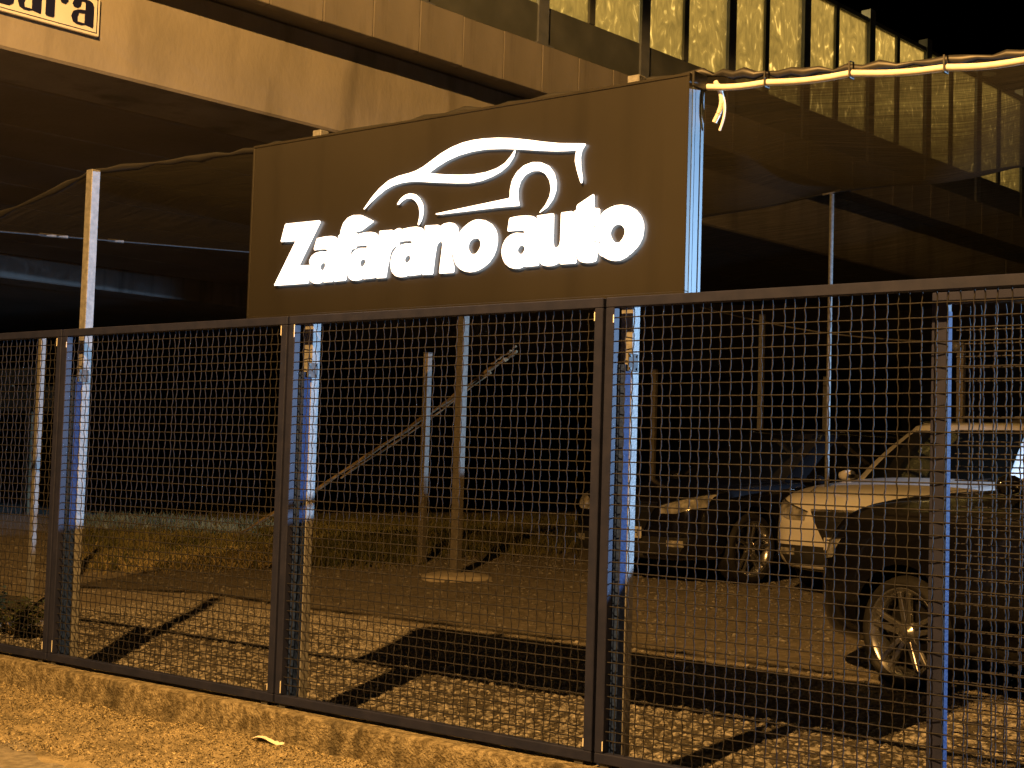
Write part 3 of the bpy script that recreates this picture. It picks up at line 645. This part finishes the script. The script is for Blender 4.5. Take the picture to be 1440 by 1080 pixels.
for px, py, Y, wd, lb in ((1072, 443, 9.9, .055, 'galvanised post rising behind the black car roof'), (1161, 530, 12.5, .05, 'short galvanised post behind the slender pole'),
                         (1352, 482, 10.5, .075, 'post with a small lamp behind the white car'), (921, 520, 10.6, .06, 'dim brown post behind the black car bonnet')):
    t = onY(px, py, Y); sqpost('back_post', (t[0], t[1], float(zg(t[0], t[1]))), t[2], wd, lb, mat=m_galvd if px in (921, 1352) else m_galv)
    if px == 1352:
        lm = empty('wall_lamp', (t[0]-.03, t[1]-.06, t[2]-.05)); tag(lm, 'small unlit round lamp on the post behind the white car', 'lamp')
        MB().lathe([(.001, -.05), (.05, -.04), (.06, .0), (.055, .035), (.001, .045)], 16, 'z').build('housing', m_galv, lm, smooth=True)
        MB().box(-.02, .02, .03, .075, -.015, .015).build('bracket', m_plate, lm)
        a = onY(985, 432, 10.2)
        cpts = [a+(t-a)*s+np.array([0, 0, -.10*math.sin(math.pi*s)]) for s in np.linspace(0, 1, 14)]
        tag(MB().tube(cpts, .008, 5).build('overhead_wire', m_galvd), 'thin wire strung to the post with the small lamp', 'wire')
pg = np.array([pt[0], pt[1], float(zg(pt[0], pt[1]))])
r = empty('net_pole', tuple(pg)); tag(r, 'slender tall round pole holding up the back edge of the shade net', 'pole')
MB().tube([(0, 0, -.1), (0, 0, pt[2]-pg[2]-.02)], .021, 12).build('shaft', m_galv, r, smooth=True)
MB().tube([(-.09, 0, pt[2]-pg[2]-.015), (.09, 0, pt[2]-pg[2]+.01)], .012, 8).build('cross_piece', m_galv, r)
# leaning timber
p0 = onY(300, 772, b[1]) ; 
bb_ = onG(592, 792); yb_ = bb_[1]+.09
tm = empty('leaning_timber', (0, 0, 0)); tag(tm, 'long rough timber pole leaning across behind the thin post', 'timber')
def tline(pts, rr, nm):
    P = [onY(x, y, yb_+k*.02) for k, (x, y) in enumerate(pts)]
    Q = []
    for a, c in zip(P[:-1], P[1:]):
        for s in np.linspace(0, 1, 9)[:-1]: Q.append(a+(c-a)*s+rng.normal(0, .005, 3))
    Q.append(P[-1]); MB().tube(Q, [rr*(1+.3*math.sin(k*1.7)) for k in range(len(Q))], 6).build(nm, m_wood, tm)
tline([(300, 772), (445, 688), (590, 592), (700, 512), (727, 494)], .021, 'pole')
tline([(480, 672), (600, 592), (690, 524)], .012, 'batten')
tline([(690, 512), (715, 496), (726, 486)], .010, 'split_end')
# low concrete shelter beyond the left post
q = onY(20, 560, 9.0)
sh = empty('concrete_shelter', (q[0], q[1], float(zg(q[0], q[1])))); tag(sh, 'low concrete frame lit orange beyond the slim post', 'shelter')
za = onY(20, 517, 9.0)[2]-sh.location.z; zb_ = onY(20, 540, 9.0)[2]-sh.location.z; zc_ = onY(20, 543, 9.0)[2]-sh.location.z; zd = onY(20, 585, 9.0)[2]-sh.location.z
xr = onY(79, 560, 9.0)[0]-q[0]
MB().box(-4, xr*.55, 0, .07, zb_, za).build('upper_beam', m_wood, sh, bevel=.01)
MB().box(-4, xr, .01, .06, zd+.08, zc_-.002).build('lower_beam', m_wood, sh, bevel=.01)
for xx in (-3.9, xr*.30): MB().box(xx, xx+.16, .012, .058, -.2, zd+.078).build('pillar', m_wood, sh, bevel=.01)
for xx in (-3.9, -.4): MB().box(xx, xx+.3, .012, .058, zc_-.001, zb_-.001).build('spacer_block', m_wood, sh)

# ================================================================== CARS
def evalmesh(o):
    dg = bpy.context.evaluated_depsgraph_get(); dg.update(); return bpy.data.meshes.new_from_object(o.evaluated_get(dg))
def wheel(root, x, y, R, rim_r, wd, side, dark=False, twin=True):
    """wheel group: local y axis = axle; outer face towards side*y"""
    t = MB(); h = wd/2
    prof = [(rim_r-.008, -h*.8), (rim_r+.02, -h*.98), (R-.035, -h), (R-.01, -h*.8), (R, -h*.5), (R, h*.5), (R-.01, h*.8), (R-.035, h), (rim_r+.02, h*.98), (rim_r-.008, h*.8)]
    t.lathe(prof, 48, 'y', closed=True)
    wh = t.build('wheel', m_rubber, root, smooth=True); wh.location = (x, y, R)
    rm = MB(); s = side
    rm.lathe([(rim_r-.004, -h*.75), (rim_r-.03, -h*.6), (rim_r-.035, h*.62), (rim_r-.006, h*.82), (rim_r+.006, h*.9), (rim_r+.004, h*.70)], 48, 'y', closed=True)
    rm.v = [(a, b*s, c) for a, b, c in rm.v]
    rim = rm.build('rim', m_alloy, wh, smooth=True)
    dk = MB().lathe([(.001, h*.05), (rim_r*.72, h*.05), (rim_r*.72, h*.15), (.001, h*.15)], 32, 'y'); dk.v = [(a, b*s, c) for a, b, c in dk.v]
    dk.build('brake_disc', m_dalloy, wh)
    for k in range(5):
        a = math.pi/2+2*math.pi*k/5
        sp = MB()
        for d in ((-1, 1) if twin else (0,)):
            a1 = a+d*(.30 if twin else 0); a2 = a+d*(.155 if twin else 0)
            r1, r2 = rim_r*.22, rim_r-.02
            wn = .014 if twin else .035
            c1 = np.array([r1*math.cos(a1), 0, r1*math.sin(a1)]); c2 = np.array([r2*math.cos(a2), 0, r2*math.sin(a2)])
            dv = (c2-c1)/np.linalg.norm(c2-c1); nv = np.array([-dv[2], 0, dv[0]])
            for f0, f1, y1, y2 in ((1, .85, h*.62, h*.84),):
                P8 = []
                for c, wv in ((c1, wn*1.25), (c2, wn)):
                    for q, yy in ((-1, -.028), (1, -.028), (1, 0), (-1, 0)):
                        P8.append(c+nv*wv*q+np.array([0, s*((y1 if c is c1 else y2)+yy), 0]))
                sp.hexa([P8[0], P8[1], P8[2], P8[3], P8[4], P8[5], P8[6], P8[7]])
        sp.build('spoke', m_alloy, rim, bevel=.003)
    hb = MB().lathe([(.001, h*.68), (.028, h*.68), (.032, h*.60), (rim_r*.27, h*.56), (rim_r*.29, h*.35)], 24, 'y'); hb.v = [(a, b*s, c) for a, b, c in hb.v]
    hb.build('hub', m_alloy, rim, smooth=True)
    return wh

def car(name, label, paint, loc, heading, L=None, plate='', roof=1.66, plate_col=None, hood=1.06, half=.93, wheelR=.345, rimR=.262, grille='wide', cl=0.0):
    """x forward (0 = front axle), y left, z up"""
    r = empty(name, loc, math.atan2(heading[1], heading[0])); tag(r, label, 'car')
    FO, WB, RO = .88, 2.75, .92
    W = half; h = hood
    # station: x, zbottom, shoulder z, top z, half width
    st = [(FO, .30, .56, .64, W*.60), (FO-.03, .24, .66, .76, W*.76), (FO-.12, .21, .76, h-.14, W*.90), (FO-.30, .20, .84, h-.07, W*.965), (FO-.62, .20, .90, h-.02, W*.99),
          (0.0, .20, .93, h+.005, W), (-.40, .20, .96, h+.035, W), (-.72, .21, .98, h+.06, W), (-1.2, .21, .99, h+.06, W), (-2.2, .21, 1.0, h+.07, W), (-WB, .22, 1.02, h+.08, W),
          (-WB-.5, .24, 1.02, h+.08, W*.98), (-WB-.78, .30, 1.0, h+.07, W*.94), (-WB-RO, .36, .96, h+.02, W*.84)]
    P = []
    for x, zb, zs, zt, hw in st:
        half_ = [(0, zb), (.70*hw, zb), (.94*hw, zb+.05), (hw*1.0, zb+.20), (hw*1.005, (zb+zs)/2+.05), (hw*.985, zs), (hw*.93, zs+.62*(zt-zs)), (hw*.74, zt), (hw*.35, zt+.02), (0, zt+.025)]
        P.append([(x, y, z) for y, z in half_]+[(x, -y, z) for y, z in half_[-2:0:-1]])
    mb = MB(); n = len(P[0]); vs = [q for s in P for q in s]; fs = []
    for i in range(len(P)-1):
        for k in range(n): fs.append((i*n+k, i*n+(k+1) % n, (i+1)*n+(k+1) % n, (i+1)*n+k))
    fs += [tuple(range(n)), tuple((len(P)-1)*n+k for k in range(n))[::-1]]
    mb.add(vs, fs)
    tmp = mb.build('tmp_body', paint)
    sb = tmp.modifiers.new('s', 'SUBSURF'); sb.levels = 2; sb.render_levels = 2
    me0 = evalmesh(tmp); tmp.modifiers.clear(); tmp.data = me0
    cut = MB()
    for xx in (0, -WB):
        for s in (1, -1):
            c = MB().lathe([(.001, -.16), (wheelR+.055, -.16), (wheelR+.055, .20), (.001, .20)], 40, 'y')
            cut.add([(a+xx, b+s*(W-.08), z+wheelR+.01) for a, b, z in c.v], c.f)
    co = cut.build('tmp_cut', None); md = tmp.modifiers.new('b', 'BOOLEAN'); md.object = co; md.operation = 'DIFFERENCE'; md.solver = 'EXACT'
    me = evalmesh(tmp); bpy.data.objects.remove(co); bpy.data.objects.remove(tmp)
    me.name = 'body'; me.materials.clear(); me.materials.append(paint)
    body = obj('body', me, r)
    try:
        me.shade_smooth(); me.set_sharp_from_angle(angle=math.radians(40))
    except Exception: pass
    bvh = BVHTree.FromPolygons([v.co[:] for v in me0.vertices], [p.vertices[:] for p in me0.polygons])
    def patch(nm, upper, lower, mat, par, d=(-1, 0, 0), off=.006, nv=5, thick=0.0):
        """strip between two polylines of (a,b): a,b are (y,z) for front rays, (x,z) for side rays, (x,y) for top rays"""
        dv = Vector(d); rows = []
        nu = 24
        def res(pl):
            pl = np.array(pl, float); s = np.r_[0, np.cumsum(np.linalg.norm(np.diff(pl, axis=0), axis=1))]; u = np.linspace(0, s[-1], nu)
            return np.stack([np.interp(u, s, pl[:, 0]), np.interp(u, s, pl[:, 1])], -1)
        A, B = res(upper), res(lower)
        for i in range(nu):
            row = []
            for j in range(nv):
                a, b_ = A[i]+(B[i]-A[i])*j/(nv-1)
                if abs(d[0]) > .5: o_ = Vector((3, a, b_))
                elif abs(d[1]) > .5: o_ = Vector((a, -3*d[1], b_))
                else: o_ = Vector((a, b_, 4))
                hit = bvh.ray_cast(o_, dv)
                if hit[0] is None: q = row[-1] if row else (rows[-1][j] if rows else (0, 0, .5))
                else: q = tuple(hit[0]-dv*off*.3+hit[1]*off*(1 if hit[1].dot(dv) < 0 else -1))
                row.append(q)
            rows.append(row)
        return MB().grid(rows).build(nm, mat, par, smooth=True, fix=False)
    # greenhouse
    zb0, zr = h+.01, roof
    def ring(v):
        z = zb0+(zr-zb0)*v
        hw = (W*.93)*(1-v)+(W*.70)*v-.02*math.sin(math.pi*v)*-1
        xf = (-.62)*(1-v)+(-1.55)*v+.05*math.sin(math.pi*v); xr_ = (-WB-.70)*(1-v)+(-WB-.35)*v-.05*math.sin(math.pi*v)
        return z, hw, xf, xr_
    def GP(u, v):
        z, hw, xf, xb = ring(v); u %= 4
        bulge = .12*(1-.3*v)
        if u < 1:  y = -hw*.94+2*hw*.94*u; return np.array([xf+bulge*(1-((y/hw)**2))-.05, y, z])
        if u < 2:  t = u-1; x = xf-.10+(xb+.06-xf+.10)*t; return np.array([x, hw*(1-.06*(2*t-1)**4)+.0, z])
        if u < 3:  t = u-2; y = hw*.94*(1-2*t); return np.array([xb-.05*(1-(y/hw)**2)+.04, y, z])
        t = u-3; x = xb+.06+(xf-.10-xb-.06)*t; return np.array([x, -hw*(1-.06*(2*t-1)**4), z])
    us = np.concatenate([np.linspace(k+.0, k+1, 13)[:-1] for k in range(4)])
    vs_ = list(np.linspace(0, .93, 9))
    rows = [[GP(u, v) for u in us] for v in vs_]
    z, hw, xf, xb = ring(.93); top = rows[-1]; cx = np.mean([p[0] for p in top])
    for k, (sc, dz) in enumerate(((.965, .035), (.88, .062), (.6, .085), (.25, .095))):
        rows.append([np.array([cx+(p[0]-cx)*sc, p[1]*sc, p[2]+dz]) for p in top])
    gm = MB(); n = len(us)
    gm.add([q for rw in rows for q in rw], [(i*n+k, i*n+(k+1) % n, (i+1)*n+(k+1) % n, (i+1)*n+k) for i in range(len(rows)-1) for k in range(n)]+[tuple((len(rows)-1)*n+k for k in range(n))])
    gh = gm.build('cabin', paint, r, smooth=True)
    def gpatch(nm, u0, u1, v0, v1, mat, par, skew=(0, 0), off=.007):
        R_ = []
        for i in range(11):
            row = []
            for j in range(7):
                v = v0+(v1-v0)*j/6; ua = u0+skew[0]*(j/6); ub_ = u1+skew[1]*(j/6); u = ua+(ub_-ua)*i/10
                p = GP(u, v); e = 1e-3; nn_ = np.cross(GP(u+e, v)-p, GP(u, v+e)-p); nn_ /= np.linalg.norm(nn_)
                row.append(p+nn_*off)
            R_.append(row)
        return MB().grid(R_).build(nm, mat, par, smooth=True, fix=False)
    gpatch('windscreen', .055, .945, .03, .90, m_glassdark, gh)
    for b0, sgn in ((1, 1), (3, -1)):
        for a0, a1 in ((.13, .43), (.46, .74), (.77, .93)):
            if sgn == 1: gpatch('side_window', b0+a0, b0+a1, .06, .84, m_glassdark, gh, skew=(.0, -.01))
            else: gpatch('side_window', b0+1-a1, b0+1-a0, .06, .84, m_glassdark, gh, skew=(.01, 0))
    gpatch('rear_window', 2.08, 2.92, .1, .85, m_glassdark, gh)
    for s in (1, -1):
        pr = [np.array([x, s*(W*.66), zr+.035+.03*math.sin(math.pi*t)]) for t, x in [(t, -1.72-(WB-1.5)*t) for t in np.linspace(0, 1, 12)]]
        MB().tube(pr, .016, 6).build('roof_rail', m_chrome, gh, smooth=True)
        # mirror
        mr = MB().lathe([(.001, -.115), (.05, -.10), (.072, -.04), (.075, .04), (.055, .10), (.001, .115)], 14, 'y')
        mr.v = [(-.84+a*.55, s*(W+.07)+b_*.8, h+.075+c*.72-.03*abs(b_)*(1 if b_*s > 0 else 0)) for a, b_, c in mr.v]
        mo = mr.build('mirror', paint, r, smooth=True)
        MB().box(-.86, -.80, min(s*(W-.08), s*(W+.05)), max(s*(W-.08), s*(W+.05)), h+.05, h+.085).build('mirror_arm', m_trim, mo)
    # front end
    hw = W
    for s in (1, -1):
        hl = patch('headlight', [(s*.50*hw, .735), (s*.70*hw, .79), (s*.93*hw, .86)], [(s*.52*hw, .665), (s*.72*hw, .67), (s*.93*hw, .74)], m_lens, r)
        patch('lamp_bezel', [(s*.49*hw, .745), (s*.70*hw, .80), (s*.94*hw, .87)], [(s*.50*hw, .735), (s*.70*hw, .79), (s*.93*hw, .86)], m_black, hl, off=.008, nv=2)
        fg = patch('fog_lamp', [(s*.62*hw, .42), (s*.80*hw, .42)], [(s*.62*hw, .36), (s*.80*hw, .36)], m_lens, r, off=.008)
        patch('bonnet_seam', [(.62, s*.62*W), (.2, s*.74*W), (-.55, s*.80*W)], [(.62, s*.61*W), (.2, s*.73*W), (-.55, s*.79*W)], m_black, r, d=(0, 0, -1), off=.003, nv=2)
        for xx in (-.95, -1.95, -2.75): patch('door_seam', [(xx, 1.0), (xx-.02, .35)], [(xx-.008, 1.0), (xx-.028, .35)], m_black, r, d=(0, -s, 0), off=.003, nv=2)
        for xx in (-1.75, -2.6):
            MB().box(xx-.1, xx+.08, min(s*(W+.012), s*(W+.035)), max(s*(W+.012), s*(W+.035)), .89, .915).build('door_handle', paint, r, bevel=.005)
        patch('sill_trim', [(-.42, .33), (-2.3, .33)], [(-.42, .24), (-2.3, .24)], m_trim, r, d=(0, -s, 0), off=.006)
    g = patch('grille', [(-.46*hw, .745), (0, .75), (.46*hw, .745)], [(-.30*hw, .49), (0, .48), (.30*hw, .49)], m_black, r, off=.010)
    patch('grille_bar', [(-.46*hw, .765), (0, .77), (.46*hw, .765)], [(-.46*hw, .748), (0, .753), (.46*hw, .748)], m_chrome, g, off=.014, nv=2)
    for zz in (.68, .61, .55): patch('grille_slat', [(-.40*hw*(zz/.7), zz), (.40*hw*(zz/.7), zz)], [(-.40*hw*(zz/.7), zz-.012), (.40*hw*(zz/.7), zz-.012)], m_trim, g, off=.02, nv=2)
    patch('lower_bumper', [(-.86*hw, .45), (0, .44), (.86*hw, .45)], [(-.70*hw, .24), (0, .23), (.70*hw, .24)], m_trim, r, off=.005)
    sk = patch('skid_plate', [(-.3*hw, .30), (.3*hw, .30)], [(-.3*hw, .25), (.3*hw, .25)], m_plate, r, off=.02)
    # number plate
    pz = .475
    pb = MB().box(FO+.022, FO+.036, -.26, .26, pz-.055, pz+.055).build('number_plate', plate_col or m_whiteplate, r, bevel=.003)
    text_strokes(pb, plate, FO+.0365, pz)
    wheel(r, 0, W-.125, wheelR, rimR, .235, 1); wheel(r, 0, -(W-.125), wheelR, rimR, .235, -1)
    wheel(r, -WB, W-.125, wheelR, rimR, .235, 1); wheel(r, -WB, -(W-.125), wheelR, rimR, .235, -1)
    # wipers
    for y0 in (-.45, .15):
        a = GP(.5+y0/(2*W), .02); b_ = GP(.5+(y0+.5)/(2*W), .10)
        MB().tube([a+np.array([.02, 0, .012]), b_+np.array([.02, 0, .014])], .006, 5).build('wiper', m_black, gh)
    return r
SEG = {'J': [((.8,1),(.8,.2)),((.8,.2),(.5,0)),((.5,0),(.2,.15))], 'H': [((.1,0),(.1,1)),((.9,0),(.9,1)),((.1,.5),(.9,.5))],
       '7': [((.1,1),(.9,1)),((.9,1),(.4,0))], '2': [((.1,.8),(.5,1)),((.5,1),(.9,.75)),((.9,.75),(.1,0)),((.1,0),(.95,0))]}
def text_strokes(par, txt, x, z0):
    for i, ch in enumerate(txt):
        y0 = -.235+i*.068
        if ch == ' ': continue
        m = MB()
        for (ax, az), (bx_, bz) in SEG[ch]:
            a = np.array([x+.002, y0+ax*.05, z0-.035+az*.07]); b_ = np.array([x+.002, y0+bx_*.05, z0-.035+bz*.07])
            m.tube([a, b_], .0055, 5)
        m.build('character', m_black, par)

def nrm(v): v = np.array(v, float); return v/np.linalg.norm(v)
# near dark car: front left wheel touches the ground under photo pixel (1268, 972), bonnet pointing left and away
hd = nrm((-.935, .354)); lf = np.array([-hd[1], hd[0]])
wc = onG(1268, 972); loc = wc[:2]-lf*(.95-.125+.10)*1.0
near = car('black_suv', 'glossy black car with twin-spoke alloy wheel close behind the fence', m_carblack, (loc[0], loc[1], float(zg(wc[0], wc[1]))), hd, roof=1.70, hood=1.16, half=.95, wheelR=.338, rimR=.262)
# white car behind it, its front turned to the fence
hd = nrm((-.06, -.998)); fc = onG(1204, 848); cpos = fc[:2]-hd*.80
car('white_suv', 'white car behind the glossy black one, grille towards the fence', m_carwhite, (cpos[0], cpos[1], float(zg(cpos[0], cpos[1]))), hd, plate='72', roof=1.60, hood=1.0, half=.92)
# black car at the back
hd = nrm((-.20, -.98)); fc = onG(884, 815); cpos = fc[:2]-hd*.80
car('black_hatchback', 'black car parked farther back with its pale number plate ending JH', m_carblack, (cpos[0], cpos[1], float(zg(cpos[0], cpos[1]))), hd, plate='     JH', roof=1.50, hood=.95, half=.90)

car('flood_blocker_van', 'tall white vehicle added out of view to block the flood lamp', m_carwhite, (4.9, 7.15, float(zg(6.0, 7.15))), nrm((-.98, .12)), roof=2.08, hood=1.2, half=.98, wheelR=.36)  # unseen vehicle, added to keep the flood light off the yard ground
# ================================================================== LAMPS OF THE PLACE (outside the picture)
def street_lamp(base, head, label, power, cone, blend, size, color, grp=None):
    r = empty('street_lamp', base); tag(r, label, 'street lamp', grp)
    b = np.array(base); hpos = np.array(head)-b
    MB().tube([(0, 0, -.2), (0, 0, hpos[2]*.5), (0, 0, hpos[2]+.05)], [.075, .06, .045], 12).build('mast', m_galv, r, smooth=True)
    MB().tube([(0, 0, hpos[2]+.03), tuple(hpos*np.array([.8, .8, 1])+np.array([0, 0, .14]))], .03, 8).build('arm', m_galv, r)
    hd_ = MB().lathe([(.001, .13), (.09, .12), (.17, .05), (.19, 0), (.17, -.002), (.12, .06), (.001, .07)], 20, 'z')
    ho = hd_.build('lamp_head', m_galv, r, smooth=True); ho.location = tuple(hpos+np.array([0, 0, .05]))
    l_ = lamp('lamp_light', 'SPOT', head, power, color, size, (head[0], head[1], head[2]-1), cone, blend)
    l_.parent = r; l_.location = tuple(np.array(l_.location)-b)
    return r
sl = street_lamp((3.2, -6.9, RZ), LAMP, 'sodium street lamp over the road before the fence', 7600, 178, .04, .05, SODIUM)
for k, s in enumerate((9.5, 20, 31)):
    p = CAM-D0*bn+be*s; hp = p+bn*(-3.1); mp = p+bn*(-9.6)
    hp = p+bn*(-4.2)
    street_lamp((float((p-bn*8.5)[0]), float((p-bn*8.5)[1]), 5.12), (float(hp[0]), float(hp[1]), 10.4), ('sodium street lamp on the overpass deck above the lettered plate', 'sodium street lamp on the overpass deck behind the glass barrier', 'sodium street lamp on the overpass deck beyond the shade net')[k], 5600, 150, .2, .12, (1, .66, .19), 'lamps on the overpass')
fl = empty('flood_lamp', (FLOOD[0], FLOOD[1], float(zg(FLOOD[0], FLOOD[1])))); tag(fl, 'cool white flood lamp on a short mast beyond the parked cars', 'flood lamp')
hz = FLOOD[2]-fl.location.z
MB().tube([(.12, 0, -.1), (.12, 0, hz+.1)], .035, 10).build('mast', m_galv, fl, smooth=True)
MB().box(.0, .08, -.14, .14, hz-.1, hz+.1009).build('housing', m_black, fl, bevel=.01)
MB().box(-.75, -.0005, -.5, .5, hz+.045, hz+.055).build('added_visor', m_black, fl)  # plate added above the lamp to cut its light off the overpass
ll = lamp('flood_light', 'SPOT', (FLOOD[0]-.03, FLOOD[1], FLOOD[2]), 13000, (.40, .66, 1.0), .04, (1.6, 3.33, 2.3), 60, .10)
ll.parent = fl; ll.location = (-.03, 0, hz)
